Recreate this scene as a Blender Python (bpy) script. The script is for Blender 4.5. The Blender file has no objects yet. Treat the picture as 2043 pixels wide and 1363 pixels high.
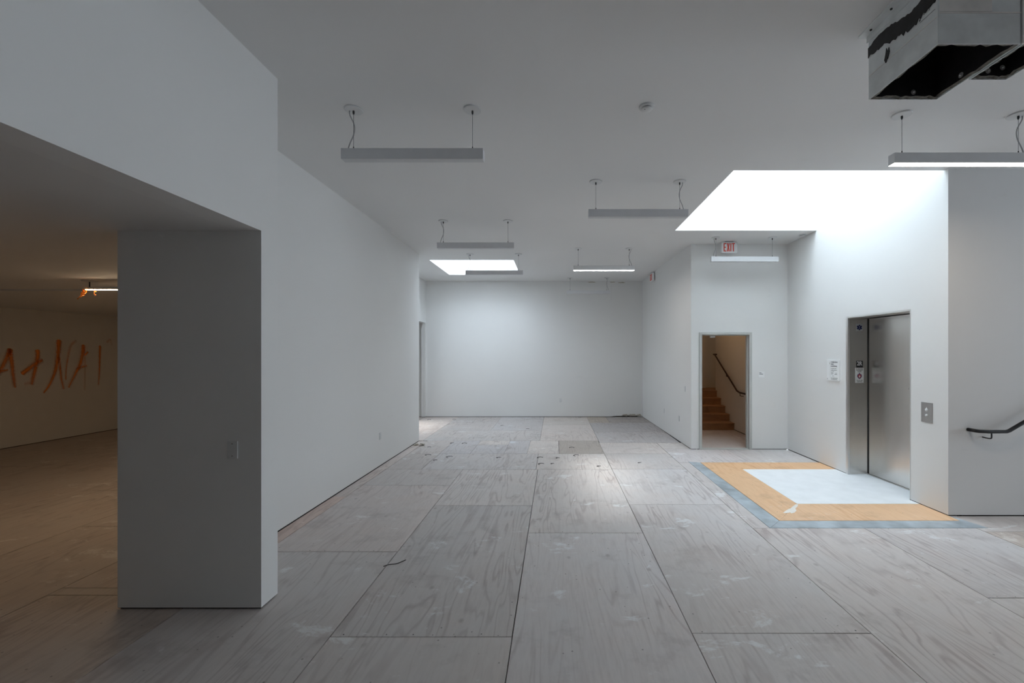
import bpy, bmesh, math, random
from mathutils import Vector, Matrix
random.seed(7)
S = bpy.context.scene
C = S.collection

# ------------------------------------------------------------------ camera
CAM_H = 1.907                     # eye height (m); floor sheets are 1.22 m wide
F_PX, VPX, VPY, W, H = 840.0, 1108.0, 705.0, 2043, 1363
cd = bpy.data.cameras.new('camera'); cam = bpy.data.objects.new('camera', cd); C.objects.link(cam)
cam.location = (0, 0, CAM_H); cam.rotation_euler = (math.pi/2, 0, 0)
cd.sensor_fit = 'HORIZONTAL'; cd.sensor_width = 36; cd.lens = F_PX/W*36
cd.shift_x = -(VPX-W/2)/W; cd.shift_y = (VPY-H/2)/W
cd.clip_start = 0.02; cd.clip_end = 200
S.camera = cam

# ------------------------------------------------------------------ light and exposure
world = bpy.data.worlds.new('overcast_sky'); S.world = world; world.use_nodes = True
bg = world.node_tree.nodes['Background']
bg.inputs['Color'].default_value = (0.80, 0.89, 1.0, 1); bg.inputs['Strength'].default_value = 13.0
sd = bpy.data.lights.new('hazy_sun', 'SUN'); sd.energy = 3.4; sd.angle = math.radians(13); sd.color = (1.0, 0.98, 0.95)
sun = bpy.data.objects.new('hazy_sun', sd); C.objects.link(sun)
sun.rotation_euler = Vector((-0.44, 0.05, -1.0)).to_track_quat('-Z', 'Y').to_euler()
LAMP_HALL, LAMP_SIDE, FILL_STAIR = 30.0, 36.0, 17.0
vs = S.view_settings
vs.view_transform = 'Standard'; vs.look = 'None'; vs.gamma = 1; vs.use_curve_mapping = False; vs.exposure = 0.86
S.cycles.max_bounces = 7; S.cycles.diffuse_bounces = 5; S.cycles.glossy_bounces = 4; S.cycles.transparent_max_bounces = 12
S.cycles.use_denoising = True; S.cycles.caustics_reflective = False; S.cycles.caustics_refractive = False
S.cycles.sample_clamp_indirect = 6.0; S.cycles.use_adaptive_sampling = True; S.cycles.adaptive_threshold = 0.03

# ------------------------------------------------------------------ main sizes (x right, y away from the camera, z up)
ZC = 4.07                                    # hall ceiling
ZL = 2.82                                    # low ceiling of the side room
SK1 = (-2.92, -0.97, 9.77, 11.60, 4.95)      # far skylight: x0 x1 y0 y1 top
SK2 = (2.11, 4.60, 4.98, 7.42, 8.60)         # skylight beside the elevator
def portal(sk, z):
    l = bpy.data.lights.new('skylight_portal', 'AREA'); l.shape = 'RECTANGLE'
    l.size = sk[1]-sk[0]-.1; l.size_y = sk[3]-sk[2]-.1; l.cycles.is_portal = True
    o = bpy.data.objects.new('skylight_portal', l); C.objects.link(o)
    o.location = ((sk[0]+sk[1])/2, (sk[2]+sk[3])/2, z)
for sk in (SK1, SK2): portal(sk, sk[4]+.09)
WIN_FILL = (1.4, 4.3, 0.9, 3.6)                # unseen window added to light the near half of the hall: y0 y1 z0 z1
wp = bpy.data.lights.new('window_portal', 'AREA'); wp.shape = 'RECTANGLE'; wp.size = WIN_FILL[3]-WIN_FILL[2]; wp.size_y = WIN_FILL[1]-WIN_FILL[0]; wp.cycles.is_portal = True
wpo = bpy.data.objects.new('window_portal', wp); C.objects.link(wpo); wpo.location = (13.2, (WIN_FILL[0]+WIN_FILL[1])/2, (WIN_FILL[2]+WIN_FILL[3])/2)
wpo.rotation_euler = (0, math.pi/2, 0)

# ------------------------------------------------------------------ materials
def new_mat(name):
    m = bpy.data.materials.new(name); m.use_nodes = True
    return m, m.node_tree.nodes, m.node_tree.links, m.node_tree.nodes['Principled BSDF']
def N(nodes, kind, **kw):
    n = nodes.new(kind)
    for k, v in kw.items():
        if k in n.inputs: n.inputs[k].default_value = v
        else: setattr(n, k, v)
    return n
def mixrgb(nodes, links, fac, a, b, mode='MIX'):
    n = nodes.new('ShaderNodeMix'); n.data_type = 'RGBA'; n.blend_type = mode
    for sock, v in ((n.inputs[0], fac), (n.inputs[6], a), (n.inputs[7], b)):
        if hasattr(v, 'is_linked'): links.new(v, sock)
        elif isinstance(v, (int, float)): sock.default_value = v
        else: sock.default_value = (*v, 1)
    return n.outputs[2]
def math_n(nodes, links, op, a, b=0.0, c=None):
    n = nodes.new('ShaderNodeMath'); n.operation = op
    for i, v in enumerate((a, b) if c is None else (a, b, c)):
        if hasattr(v, 'is_linked'): links.new(v, n.inputs[i])
        else: n.inputs[i].default_value = v
    return n.outputs[0]
def ramp(nodes, links, src, p0, p1, c0=(0, 0, 0), c1=(1, 1, 1)):
    n = nodes.new('ShaderNodeValToRGB'); links.new(src, n.inputs[0])
    n.color_ramp.elements[0].position = p0; n.color_ramp.elements[1].position = p1
    n.color_ramp.elements[0].color = (*c0, 1); n.color_ramp.elements[1].color = (*c1, 1)
    return n.outputs[0]
def posvec(nodes, links, scale, offset=None):
    g = nodes.new('ShaderNodeNewGeometry')
    m = nodes.new('ShaderNodeVectorMath'); m.operation = 'MULTIPLY'
    links.new(g.outputs['Position'], m.inputs[0]); m.inputs[1].default_value = scale
    if offset is None: return m.outputs[0]
    a = nodes.new('ShaderNodeVectorMath'); a.operation = 'ADD'
    links.new(m.outputs[0], a.inputs[0]); links.new(offset, a.inputs[1])
    return a.outputs[0]
def noise(nodes, links, vec, scale=1.0, detail=3.0, rough=.55, dist=0.0):
    n = N(nodes, 'ShaderNodeTexNoise', Scale=scale, Detail=detail, Roughness=rough, Distortion=dist)
    links.new(vec, n.inputs['Vector']); return n.outputs['Fac']
def bump(nodes, links, h, b, strength=.1, dist=.01):
    n = N(nodes, 'ShaderNodeBump', Strength=strength, Distance=dist)
    links.new(h, n.inputs['Height']); links.new(n.outputs[0], b.inputs['Normal'])

def plain(name, col, rough=.5, metal=0.0, var=.06, vscale=9.0, spec=.5):
    m, n, l, b = new_mat(name)
    f = noise(n, l, posvec(n, l, (vscale,)*3), 1, 3)
    k = ramp(n, l, f, .3, .7, tuple(c*(1-var) for c in col), tuple(min(1, c*(1+var)) for c in col))
    l.new(k, b.inputs['Base Color']); b.inputs['Roughness'].default_value = rough; b.inputs['Metallic'].default_value = metal
    b.inputs['Specular IOR Level'].default_value = spec
    return m
def paint_wall(name, col):
    m, n, l, b = new_mat(name)
    big = noise(n, l, posvec(n, l, (.7,)*3), 1, 1)
    c1 = ramp(n, l, big, .3, .75, tuple(c*.975 for c in col), col)
    scuff = ramp(n, l, noise(n, l, posvec(n, l, (2.2, 2.2, 6.0)), 1, 4, .62), .68, .78)
    c2 = mixrgb(n, l, math_n(n, l, 'MULTIPLY', scuff, .16), c1, (.62, .60, .57))
    l.new(c2, b.inputs['Base Color']); b.inputs['Roughness'].default_value = .62
    b.inputs['Specular IOR Level'].default_value = .3
    return m
def plywood(name, light, dark, dusty=.55, splat=1.0, along='y'):
    m, n, l, b = new_mat(name)
    oi = n.new('ShaderNodeObjectInfo')
    off = n.new('ShaderNodeVectorMath'); off.operation = 'SCALE'; off.inputs[0].default_value = (41.0, 23.0, 7.0)
    l.new(oi.outputs['Random'], off.inputs['Scale']); off = off.outputs[0]
    def sv(a, c): return (a, c, 1.0) if along == 'y' else (c, a, 1.0)
    # cathedral grain: contour lines of a stretched field
    fld = noise(n, l, posvec(n, l, sv(3.4, .40), off), 1, 2.6, .5, .5)
    rings = math_n(n, l, 'PINGPONG', math_n(n, l, 'MULTIPLY', fld, 12.0), .5)
    line = ramp(n, l, rings, .30, .47)
    fine = noise(n, l, posvec(n, l, sv(46, 5.0), off), 1, 5, .68)
    blot = noise(n, l, posvec(n, l, (1.1, 1.1, 1), off), 1, 4, .6)
    patch = ramp(n, l, noise(n, l, posvec(n, l, (.9, .6, 1), off), 1, 2), .38, .62)      # where the grain shows
    g = math_n(n, l, 'MULTIPLY', line, math_n(n, l, 'MULTIPLY_ADD', patch, .72, .06))
    col = mixrgb(n, l, g, light, dark)
    col = mixrgb(n, l, ramp(n, l, fine, .42, .72, (0, 0, 0), (.24,)*3), col, tuple(c*.72 for c in dark))
    col = mixrgb(n, l, ramp(n, l, blot, .35, .7, (0, 0, 0), (dusty,)*3), col, (.62, .61, .61))
    dirt = ramp(n, l, noise(n, l, posvec(n, l, (2.1, 2.6, 1), off), 1, 5, .66), .56, .72)
    col = mixrgb(n, l, math_n(n, l, 'MULTIPLY', dirt, .36), col, tuple(c*.55 for c in dark))
    mott = ramp(n, l, noise(n, l, posvec(n, l, (5.5, 5.5, 1), off), 1, 4, .7), .35, .68, (0, 0, 0), (.30,)*3)
    col = mixrgb(n, l, math_n(n, l, 'MULTIPLY', mott, min(1, dusty*2)), col, (.66, .64, .63))
    # knots and dark specks
    vo = N(n, 'ShaderNodeTexVoronoi', Scale=2.4); vo.feature = 'F1'; l.new(posvec(n, l, sv(1.4, 1.0), off), vo.inputs['Vector'])
    kn = ramp(n, l, vo.outputs['Distance'], .03, .09, (1, 1, 1), (0, 0, 0))
    col = mixrgb(n, l, math_n(n, l, 'MULTIPLY', kn, .4), col, tuple(c*.6 for c in dark))
    vs_ = N(n, 'ShaderNodeTexVoronoi', Scale=9.0); l.new(posvec(n, l, (1, 1, 1), off), vs_.inputs['Vector'])
    sp = ramp(n, l, vs_.outputs['Distance'], .045, .07, (1, 1, 1), (0, 0, 0))
    col = mixrgb(n, l, math_n(n, l, 'MULTIPLY', sp, .55), col, (.06, .05, .045))
    # dried white paint splashes
    sm = ramp(n, l, noise(n, l, posvec(n, l, (1.9, 3.4, 1), off), 1, 6, .70, .4), .605, .66)
    col = mixrgb(n, l, math_n(n, l, 'MULTIPLY', sm, .70*splat), col, (.82, .83, .83))
    tint = n.new('ShaderNodeMix'); tint.data_type = 'RGBA'; tint.blend_type = 'MULTIPLY'; tint.inputs[0].default_value = 1
    l.new(col, tint.inputs[6]); l.new(oi.outputs['Color'], tint.inputs[7])
    l.new(tint.outputs[2], b.inputs['Base Color'])
    l.new(ramp(n, l, blot, .3, .7, (.46,)*3, (.62,)*3), b.inputs['Roughness'])
    b.inputs['Specular IOR Level'].default_value = .45
    bump(n, l, fine, b, .12, .003)
    return m
def steel(name, col, rough, streak=(4, 4, 160), rv=.08):
    m, n, l, b = new_mat(name)
    s = noise(n, l, posvec(n, l, streak), 1, 3)
    l.new(ramp(n, l, s, .3, .7, tuple(c*.97 for c in col), col), b.inputs['Base Color'])
    cl = noise(n, l, posvec(n, l, (1.7, 1.7, 1.1)), 1, 5, .65)
    l.new(ramp(n, l, cl, .3, .75, (rough,)*3, (rough+rv,)*3), b.inputs['Roughness'])
    b.inputs['Metallic'].default_value = 1.0
    return m
def glow(name, col, strength):
    m, n, l, b = new_mat(name)
    b.inputs['Base Color'].default_value = (*col, 1); b.inputs['Roughness'].default_value = .5
    b.inputs['Emission Color'].default_value = (*col, 1); b.inputs['Emission Strength'].default_value = strength
    return m

M = {}
M['wall'] = paint_wall('white_wall_paint', (.83, .83, .82))
M['ceil'] = paint_wall('white_ceiling_paint', (.80, .80, .795))
M['sidewall'] = paint_wall('side_room_wall_paint', (.80, .77, .72))
M['core'] = plain('wall_framing', (.05, .045, .04), .9)
M['sub'] = plain('subfloor_dirt', (.035, .03, .026), .95)
M['ply'] = plywood('worn_plywood', (.635, .575, .545), (.345, .275, .262))
M['newply'] = plywood('new_plywood_border', (.80, .52, .31), (.68, .38, .19), .02, .25)
M['stairwood'] = plywood('stair_wood', (.40, .21, .10), (.22, .10, .045), .0, .0, 'x')
M['whitefloor'] = plain('white_floor_primer', (.86, .88, .89), .5, 0, .035, 5)
M['lampwhite'] = plain('lamp_housing_paint', (.76, .77, .79), .45, 0, .02)
M['canopy'] = plain('canopy_paint', (.70, .71, .71), .5, 0, .02)
M['diff_off'] = plain('diffuser_unlit', (.62, .63, .64), .4, 0, .02)
M['cable'] = plain('steel_cable', (.30, .31, .32), .35, 1)
M['gripper'] = plain('cable_gripper_metal', (.06, .06, .065), .45, .6)
M['cord'] = plain('grey_cord', (.42, .42, .43), .5)
M['lit'] = glow('diffuser_lit', (1.0, .86, .70), LAMP_HALL)
M['lit_cool'] = glow('diffuser_lit_neutral', (1.0, .96, .91), LAMP_HALL)
M['lit_side'] = glow('side_room_tube', (1.0, .74, .48), LAMP_SIDE)
M['fill_stair'] = glow('stair_fill_glow', (1.0, .62, .32), FILL_STAIR)
M['steel'] = steel('brushed_stainless', (.74, .72, .69), .26, (30, 30, 1.2), .015)
M['frame_steel'] = steel('stainless_frame', (.78, .78, .77), .38, (30, 30, 1.2), .015)
M['panel_steel'] = steel('stainless_panel', (.46, .45, .44), .36, (160, 160, 4))
M['frame'] = plain('grey_door_frame_paint', (.54, .55, .53), .45, 0, .03)
M['black'] = plain('black_rail_paint', (.012, .012, .013), .35, 0, .2)
M['brownrail'] = plain('dark_brown_rail_paint', (.035, .012, .008), .4, 0, .2)
M['plastic'] = plain('white_plastic', (.72, .73, .73), .4, 0, .02)
M['slot'] = plain('dark_slot', (.03, .03, .03), .6)
M['red'] = plain('exit_red', (.78, .06, .03), .45, 0, .04)
M['signwhite'] = plain('sign_white', (.88, .89, .89), .45, 0, .02)
M['ink'] = plain('grey_ink', (.16, .17, .18), .6)
M['signblack'] = plain('sign_black', (.012, .012, .014), .4)
M['signblue'] = plain('sign_blue', (.02, .03, .16), .5)
M['firered'] = plain('sign_flame_red', (.45, .05, .04), .5)
M['galv'] = plain('galvanised_sheet', (.76, .79, .79), .5, .1, .12, 6)
M['galvlight'] = plain('galvanised_pale_film', (.82, .80, .77), .6, .05, .12, 5)
M['liner'] = plain('black_duct_liner', (.008, .007, .009), .85, 0, .5, 14)
M['liner_edge'] = plain('torn_liner_edge', (.16, .15, .13), .9, 0, .5, 30)
M['mastic'] = plain('dark_duct_mastic', (.020, .019, .019), .6, 0, .3, 25)
M['pin'] = plain('pin_washer', (.62, .62, .62), .4, .4)
M['metalstrip'] = plain('galvanised_floor_strip', (.46, .52, .56), .42, .3, .30, 3.2)
M['yellow'] = plain('label_yellow', (.55, .40, .10), .6)
M['paper'] = plain('torn_brown_paper', (.50, .45, .37), .9, 0, .3, 30)
M['glue'] = plain('dried_glue', (.04, .035, .03), .7, 0, .3, 30)
M['debris'] = plain('plaster_crumb', (.50, .46, .40), .9, 0, .2, 30)
M['filler'] = plain('pale_filler', (.82, .78, .72), .8, 0, .06, 20)
M['shred'] = plain('scorched_film', (.62, .28, .07), .6, 0, .35, 40)
M['mould'] = plain('dark_damp_grime', (.10, .095, .085), .9, 0, .4, 20)
def glass_mat(name, tint):
    m, n, l, b = new_mat(name)
    out = n['Material Output']; t = N(n, 'ShaderNodeBsdfTransparent', Color=(*tint, 1))
    g = N(n, 'ShaderNodeBsdfGlossy', Roughness=.05); mx = N(n, 'ShaderNodeMixShader'); mx.inputs[0].default_value = .06
    l.new(t.outputs[0], mx.inputs[1]); l.new(g.outputs[0], mx.inputs[2]); l.new(mx.outputs[0], out.inputs[0])
    return m
M['glass'] = glass_mat('clear_glazing', (.93, .96, .97)); M['glass_tinted'] = glass_mat('tinted_glazing', (.70, .715, .72))
def spray_mat():
    m, n, l, b = new_mat('orange_spray_paint')
    out = n['Material Output']; uv = n.new('ShaderNodeUVMap'); sx = n.new('ShaderNodeSeparateXYZ'); l.new(uv.outputs[0], sx.inputs[0])
    d = math_n(n, l, 'ABSOLUTE', math_n(n, l, 'MULTIPLY_ADD', sx.outputs[1], 2.0, -1.0))
    nz = noise(n, l, posvec(n, l, (30,)*3), 1, 3)
    e = math_n(n, l, 'ADD', d, math_n(n, l, 'MULTIPLY_ADD', nz, .5, -.25))
    a = math_n(n, l, 'MULTIPLY', ramp(n, l, e, .05, 1.0, (1, 1, 1), (0, 0, 0)), math_n(n, l, 'MULTIPLY_ADD', sx.outputs[0], -.45, 1.0))
    oi = n.new('ShaderNodeObjectInfo')
    a = math_n(n, l, 'MULTIPLY', a, oi.outputs['Alpha'])
    t = n.new('ShaderNodeBsdfTransparent'); mx = n.new('ShaderNodeMixShader')
    b.inputs['Base Color'].default_value = (1.0, .27, .01, 1); b.inputs['Roughness'].default_value = .7
    l.new(a, mx.inputs[0]); l.new(t.outputs[0], mx.inputs[1]); l.new(b.outputs[0], mx.inputs[2]); l.new(mx.outputs[0], out.inputs[0])
    return m
M['spray'] = spray_mat()

# ------------------------------------------------------------------ mesh helpers
def box(bm, x0, x1, y0, y1, z0, z1):
    v = [bm.verts.new(p) for p in ((x0,y0,z0),(x1,y0,z0),(x1,y1,z0),(x0,y1,z0),(x0,y0,z1),(x1,y0,z1),(x1,y1,z1),(x0,y1,z1))]
    for f in ((0,3,2,1),(4,5,6,7),(0,1,5,4),(1,2,6,5),(2,3,7,6),(3,0,4,7)): bm.faces.new([v[i] for i in f])
    return v
def B(*boxes):
    bm = bmesh.new()
    for b in boxes: box(bm, *b)
    return bm
def bev(bm, w=.003, seg=2):
    bmesh.ops.bevel(bm, geom=bm.edges[:], offset=w, segments=seg, affect='EDGES', profile=.7); return bm
def prism(bm, pts, n, d):
    """polygon pts (3-D, planar) extruded along n by d"""
    n = Vector(n).normalized()*d
    a = [bm.verts.new(p) for p in pts]; c = [bm.verts.new(Vector(p)+n) for p in pts]
    bm.faces.new(a); bm.faces.new(c[::-1])
    for i in range(len(a)):
        j = (i+1) % len(a); bm.faces.new((a[i], c[i], c[j], a[j]))
    bmesh.ops.recalc_face_normals(bm, faces=bm.faces[:]); return bm
def tube(bm, pts, r, seg=8, cap=True):
    pts = [Vector(p) for p in pts]; rings = []
    up = None
    for i, p in enumerate(pts):
        t = ((pts[i+1]-p) if i == 0 else (p-pts[i-1]) if i == len(pts)-1 else (pts[i+1]-p).normalized()+(p-pts[i-1]).normalized()).normalized()
        if up is None: up = t.orthogonal().normalized()
        up = (up - t*up.dot(t)).normalized(); s = t.cross(up)
        rr = r[i] if isinstance(r, (list, tuple)) else r
        rings.append([bm.verts.new(p+(up*math.cos(a)+s*math.sin(a))*rr) for a in (2*math.pi*k/seg for k in range(seg))])
    for a, b in zip(rings, rings[1:]):
        for k in range(seg): bm.faces.new((a[k], a[(k+1)%seg], b[(k+1)%seg], b[k]))
    if cap: bm.faces.new(rings[0][::-1]); bm.faces.new(rings[-1])
    return bm
def smooth_path(pts, n=6):
    pts = [Vector(p) for p in pts]; out = []
    for i in range(len(pts)-1):
        p0 = pts[max(i-1,0)]; p1 = pts[i]; p2 = pts[i+1]; p3 = pts[min(i+2,len(pts)-1)]
        for k in range(n):
            t = k/n
            out.append(.5*((2*p1)+(p2-p0)*t+(2*p0-5*p1+4*p2-p3)*t*t+(3*p1-p0-3*p2+p3)*t**3))
    out.append(pts[-1]); return out
def lathe(bm, prof, center, axis='z', seg=24):
    cx, cy, cz = center; rings = []
    for r, h in prof:
        ring = []
        for k in range(seg):
            a = 2*math.pi*k/seg; u, v = r*math.cos(a), r*math.sin(a)
            p = {'z': (cx+u, cy+v, cz+h), 'y': (cx+u, cy+h, cz+v), 'x': (cx+h, cy+u, cz+v)}[axis]
            ring.append(bm.verts.new(p))
        rings.append(ring)
    for a, b in zip(rings, rings[1:]):
        for k in range(seg): bm.faces.new((a[k], a[(k+1)%seg], b[(k+1)%seg], b[k]))
    bm.faces.new(rings[0]); bm.faces.new(rings[-1])
    bmesh.ops.recalc_face_normals(bm, faces=bm.faces[:]); return bm
def root_loc(o):
    while o.parent: o = o.parent
    return o.location
def obj(name, bm, mat, parent=None, smooth=False, origin=None):
    """ONE mesh object from a bmesh in world coordinates"""
    if parent is None:
        if origin is None:
            xs = [v.co for v in bm.verts]
            lo = Vector([min(c[i] for c in xs) for i in range(3)]); hi = Vector([max(c[i] for c in xs) for i in range(3)])
            origin = Vector(((lo.x+hi.x)/2, (lo.y+hi.y)/2, lo.z))
    else: origin = root_loc(parent)
    origin = Vector(origin)
    bmesh.ops.translate(bm, verts=bm.verts[:], vec=-origin)
    me = bpy.data.meshes.new(name); bm.to_mesh(me); bm.free()
    if smooth:
        me.polygons.foreach_set('use_smooth', [True]*len(me.polygons)); me.set_sharp_from_angle(angle=math.radians(40))
    me.materials.append(M[mat] if isinstance(mat, str) else mat)
    o = bpy.data.objects.new(name, me); C.objects.link(o)
    if parent is None: o.location = origin
    else: o.parent = parent
    return o
def tag(o, label, cat, group=None):
    o['label'] = label; o['category'] = cat
    if group: o['group'] = group
    return o
def thing(name, label, cat, loc, group=None):
    o = bpy.data.objects.new(name, None); C.objects.link(o); o.location = loc; o.empty_display_size = .1
    return tag(o, label, cat, group)
def struct(name, bm, mat, label=None, smooth=False):
    o = obj(name, bm, mat, None, smooth); o['kind'] = 'structure'
    if label: o['label'] = label
    return o
def text_bm(s, size, sx=1.0, offset=0.0, depth=.001):
    cu = bpy.data.curves.new('t', 'FONT'); cu.body = s; cu.size = size; cu.offset = offset; cu.extrude = depth/2
    cu.align_x = 'CENTER'; cu.align_y = 'CENTER'; cu.resolution_u = 3
    o = bpy.data.objects.new('t', cu); C.objects.link(o)
    dg = bpy.context.evaluated_depsgraph_get(); me = bpy.data.meshes.new_from_object(o.evaluated_get(dg))
    bm = bmesh.new(); bm.from_mesh(me); bpy.data.objects.remove(o); bpy.data.curves.remove(cu); bpy.data.meshes.remove(me)
    bmesh.ops.scale(bm, vec=(sx, 1, 1), verts=bm.verts[:]); return bm
FACE_CAM = ((1,0,0), (0,0,1), (0,-1,0))      # a face that looks towards -y
FACE_LEFT = ((0,-1,0), (0,0,1), (-1,0,0))    # a face that looks towards -x
def place(bm, org, basis):
    u, v, n = (Vector(a) for a in basis)
    mt = Matrix.Translation(org) @ Matrix((u, v, n)).transposed().to_4x4()
    bmesh.ops.transform(bm, matrix=mt, verts=bm.verts[:]); return bm
def merge(*bms):
    out = bmesh.new()
    for b in bms:
        me = bpy.data.meshes.new('x'); b.to_mesh(me); b.free(); out.from_mesh(me); bpy.data.meshes.remove(me)
    return out
def flat_poly(pts, d=.001):
    bm = bmesh.new(); prism(bm, [(x, y, 0) for x, y in pts], (0, 0, 1), d); return bm

# pixels of the photograph -> points on known surfaces
def on_floor(px, py, z=0.0):
    d = (CAM_H-z)*F_PX/(py-VPY); return Vector(((px-VPX)/F_PX*d, d, z))
def on_y(px, py, y): return Vector(((px-VPX)/F_PX*y, y, CAM_H-(py-VPY)/F_PX*y))
def on_x(px, py, x):
    d = x*F_PX/(px-VPX); return Vector((x, d, CAM_H-(py-VPY)/F_PX*d))

# ------------------------------------------------------------------ the shell
GAP = .013
def wall(name, *boxes, mat='wall', label=None):
    """painted board that stops just above the floor, with dark framing set back in the gap"""
    o = struct(name, B(*[(x0, x1, y0, y1, (z0+GAP if z0 == 0 else z0), z1) for x0, x1, y0, y1, z0, z1 in boxes]), mat, label)
    low = [(x0+.012, x1-.012, y0+.012, y1-.012, -.02, GAP) for x0, x1, y0, y1, z0, z1 in boxes if z0 == 0]
    if low: obj('wall_framing', B(*low), 'core', o)
    return o
YB, XL, XR, YN = 12.60, -11.0, 13.0, -8.0
TOP2 = SK2[4]
wl = wall('wall_left', (-3.12, -2.96, 3.32, 9.14, 0, ZC), (-3.995, -3.12, 9.0, 9.14, 0, ZC))
wall('wall_left_far', (-3.995, -3.87, 9.14, 11.62, 0, ZC), (-3.995, -3.87, 12.54, YB, 0, ZC), (-3.995, -3.87, 11.62, 12.54, ZL, ZC))
wall('wall_left_pier', (-3.26, -2.19, 3.135, 3.32, 0, ZC), label='white pier wall end between the hall and the dark side room')
wall('wall_left_header', (-2.38, -2.19, YN, 3.135, ZL, ZC), label='white header wall over the wide opening to the side room')
wb = wall('wall_back', (-5.4, 4.0, YB, YB+.2, 0, ZC))
# the side wall leans in slightly towards the back
bm = bmesh.new(); prism(bm, [(2.69, 8.34, GAP), (2.61, YB, GAP), (2.75, YB, GAP), (2.81, 8.46, GAP), (2.81, 8.34, GAP)], (0, 0, 1), ZC-GAP)
wr = struct('wall_right_far', bm, 'wall')
bm = bmesh.new(); prism(bm, [(2.70, 8.36, 0), (2.622, YB, 0), (2.74, YB, 0), (2.80, 8.46, 0), (2.80, 8.36, 0)], (0, 0, 1), GAP)
obj('wall_framing', bm, 'core', wr)
DX0, DX1, DZ = 2.899, 3.832, 2.275
wall('wall_stair', (2.81, DX0-.02, 8.34, 8.46, 0, ZC), (DX1+.02, 4.60, 8.34, 8.46, 0, ZC), (DX0-.02, DX1+.02, 8.34, 8.46, DZ+.02, ZC))
EY0, EY1, EZ = 5.457, 6.64, 2.47
we = wall('wall_elevator', (4.60, 4.75, 4.93, EY0, 0, TOP2), (4.60, 4.75, EY1, 8.34, 0, TOP2), (4.60, 4.75, EY0, EY1, EZ, TOP2))
wall('wall_right', (4.75, XR, 4.93, 5.05, 0, ZC))
wall('wall_right_near', (XR, XR+.15, YN, WIN_FILL[0], 0, ZC), (XR, XR+.15, WIN_FILL[1], 5.05, 0, ZC), (XR, XR+.15, WIN_FILL[0], WIN_FILL[1], 0, WIN_FILL[2]), (XR, XR+.15, WIN_FILL[0], WIN_FILL[1], WIN_FILL[3], ZC))
w3 = struct('window_3', B((XR+.04, XR+.11, WIN_FILL[0], WIN_FILL[0]+.06, WIN_FILL[2], WIN_FILL[3]), (XR+.04, XR+.11, WIN_FILL[1]-.06, WIN_FILL[1], WIN_FILL[2], WIN_FILL[3]), (XR+.04, XR+.11, WIN_FILL[0]+.06, WIN_FILL[1]-.06, WIN_FILL[2], WIN_FILL[2]+.06), (XR+.04, XR+.11, WIN_FILL[0]+.06, WIN_FILL[1]-.06, WIN_FILL[3]-.06, WIN_FILL[3]),
    *[(XR+.05, XR+.10, y-.025, y+.025, WIN_FILL[2]+.06, WIN_FILL[3]-.06) for y in (WIN_FILL[0]+.967, WIN_FILL[1]-.967)]), 'frame')  # added off-camera window, lets extra daylight into the near hall
for k in range(3): obj('pane', B((XR+.07, XR+.078, WIN_FILL[0]+.06+k*.93, WIN_FILL[0]+.945+k*.94, WIN_FILL[2]+.06, WIN_FILL[3]-.06)), 'glass_tinted', w3)
wall('wall_behind', (XL, XR, YN-.15, YN, 0, ZC))
wg = wall('wall_side_room', (XL-.15, XL, YN, 11.2, 0, ZC), mat='sidewall', label='side room wall sprayed with orange graffiti')
wall('wall_side_room_back', (XL, -3.995, 11.2, 11.35, 0, ZC), mat='sidewall')
wall('wall_passage', (-5.4, -5.25, 11.35, YB, 0, ZC), mat='sidewall')
wall('wall_stairwell_right', (4.45, 4.60, 8.46, 11.70, 0, ZC), mat='sidewall')
wall('wall_stairwell_back', (2.75, 6.3, 12.6, 12.75, 0, ZC), (4.30, 4.45, 12.45, 12.6, 0, ZC), mat='sidewall')
wall('wall_stairwell_end', (6.15, 6.3, 11.7, 12.6, 0, ZC), (4.60, 6.15, 11.58, 11.70, 0, ZC), mat='sidewall')
# ceilings
xs = [XL-.2, SK1[0], SK1[1], SK2[0], 4.74, XR+.2]; ys = [YN-.2, SK2[2], SK2[3], SK1[2], SK1[3], 12.9]
bm = bmesh.new()
gx = xs; gy = ys
vt = {(i, j, k): bm.verts.new((gx[i], gy[j], ZC+k*.2)) for i in range(6) for j in range(6) for k in (0, 1)}
hole = {(1, 3), (3, 1)}
for i in range(5):
    for j in range(5):
        if (i, j) in hole: continue
        for k in (0, 1):
            q = [vt[i, j, k], vt[i+1, j, k], vt[i+1, j+1, k], vt[i, j+1, k]]
            bm.faces.new(q if k else q[::-1])
        for (di, dj, a, c) in ((-1, 0, (i, j), (i, j+1)), (1, 0, (i+1, j), (i+1, j+1)), (0, -1, (i, j), (i+1, j)), (0, 1, (i, j+1), (i+1, j+1))):
            ni, nj = i+di, j+dj
            if (ni, nj) in hole or not (0 <= ni < 5 and 0 <= nj < 5):
                bm.faces.new((vt[(*a, 0)], vt[(*c, 0)], vt[(*c, 1)], vt[(*a, 1)]))
bmesh.ops.recalc_face_normals(bm, faces=bm.faces[:])
ceiling = struct('ceiling', bm, 'ceil')
struct('ceiling_side_room', B((XL, -2.38, YN, 3.135, ZL, ZL+.1), (XL, -3.26, 3.135, 3.32, ZL, ZL+.1), (XL, -3.12, 3.32, 9.0, ZL, ZL+.1), (XL, -3.995, 9.0, 11.2, ZL, ZL+.1),
       (XL, -3.12, 6.0, 7.8, ZL-.022, ZL)), 'ceil')
struct('ceiling_passage', B((-5.25, -3.995, 11.35, YB, ZL, ZL+.1)), 'ceil')
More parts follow.
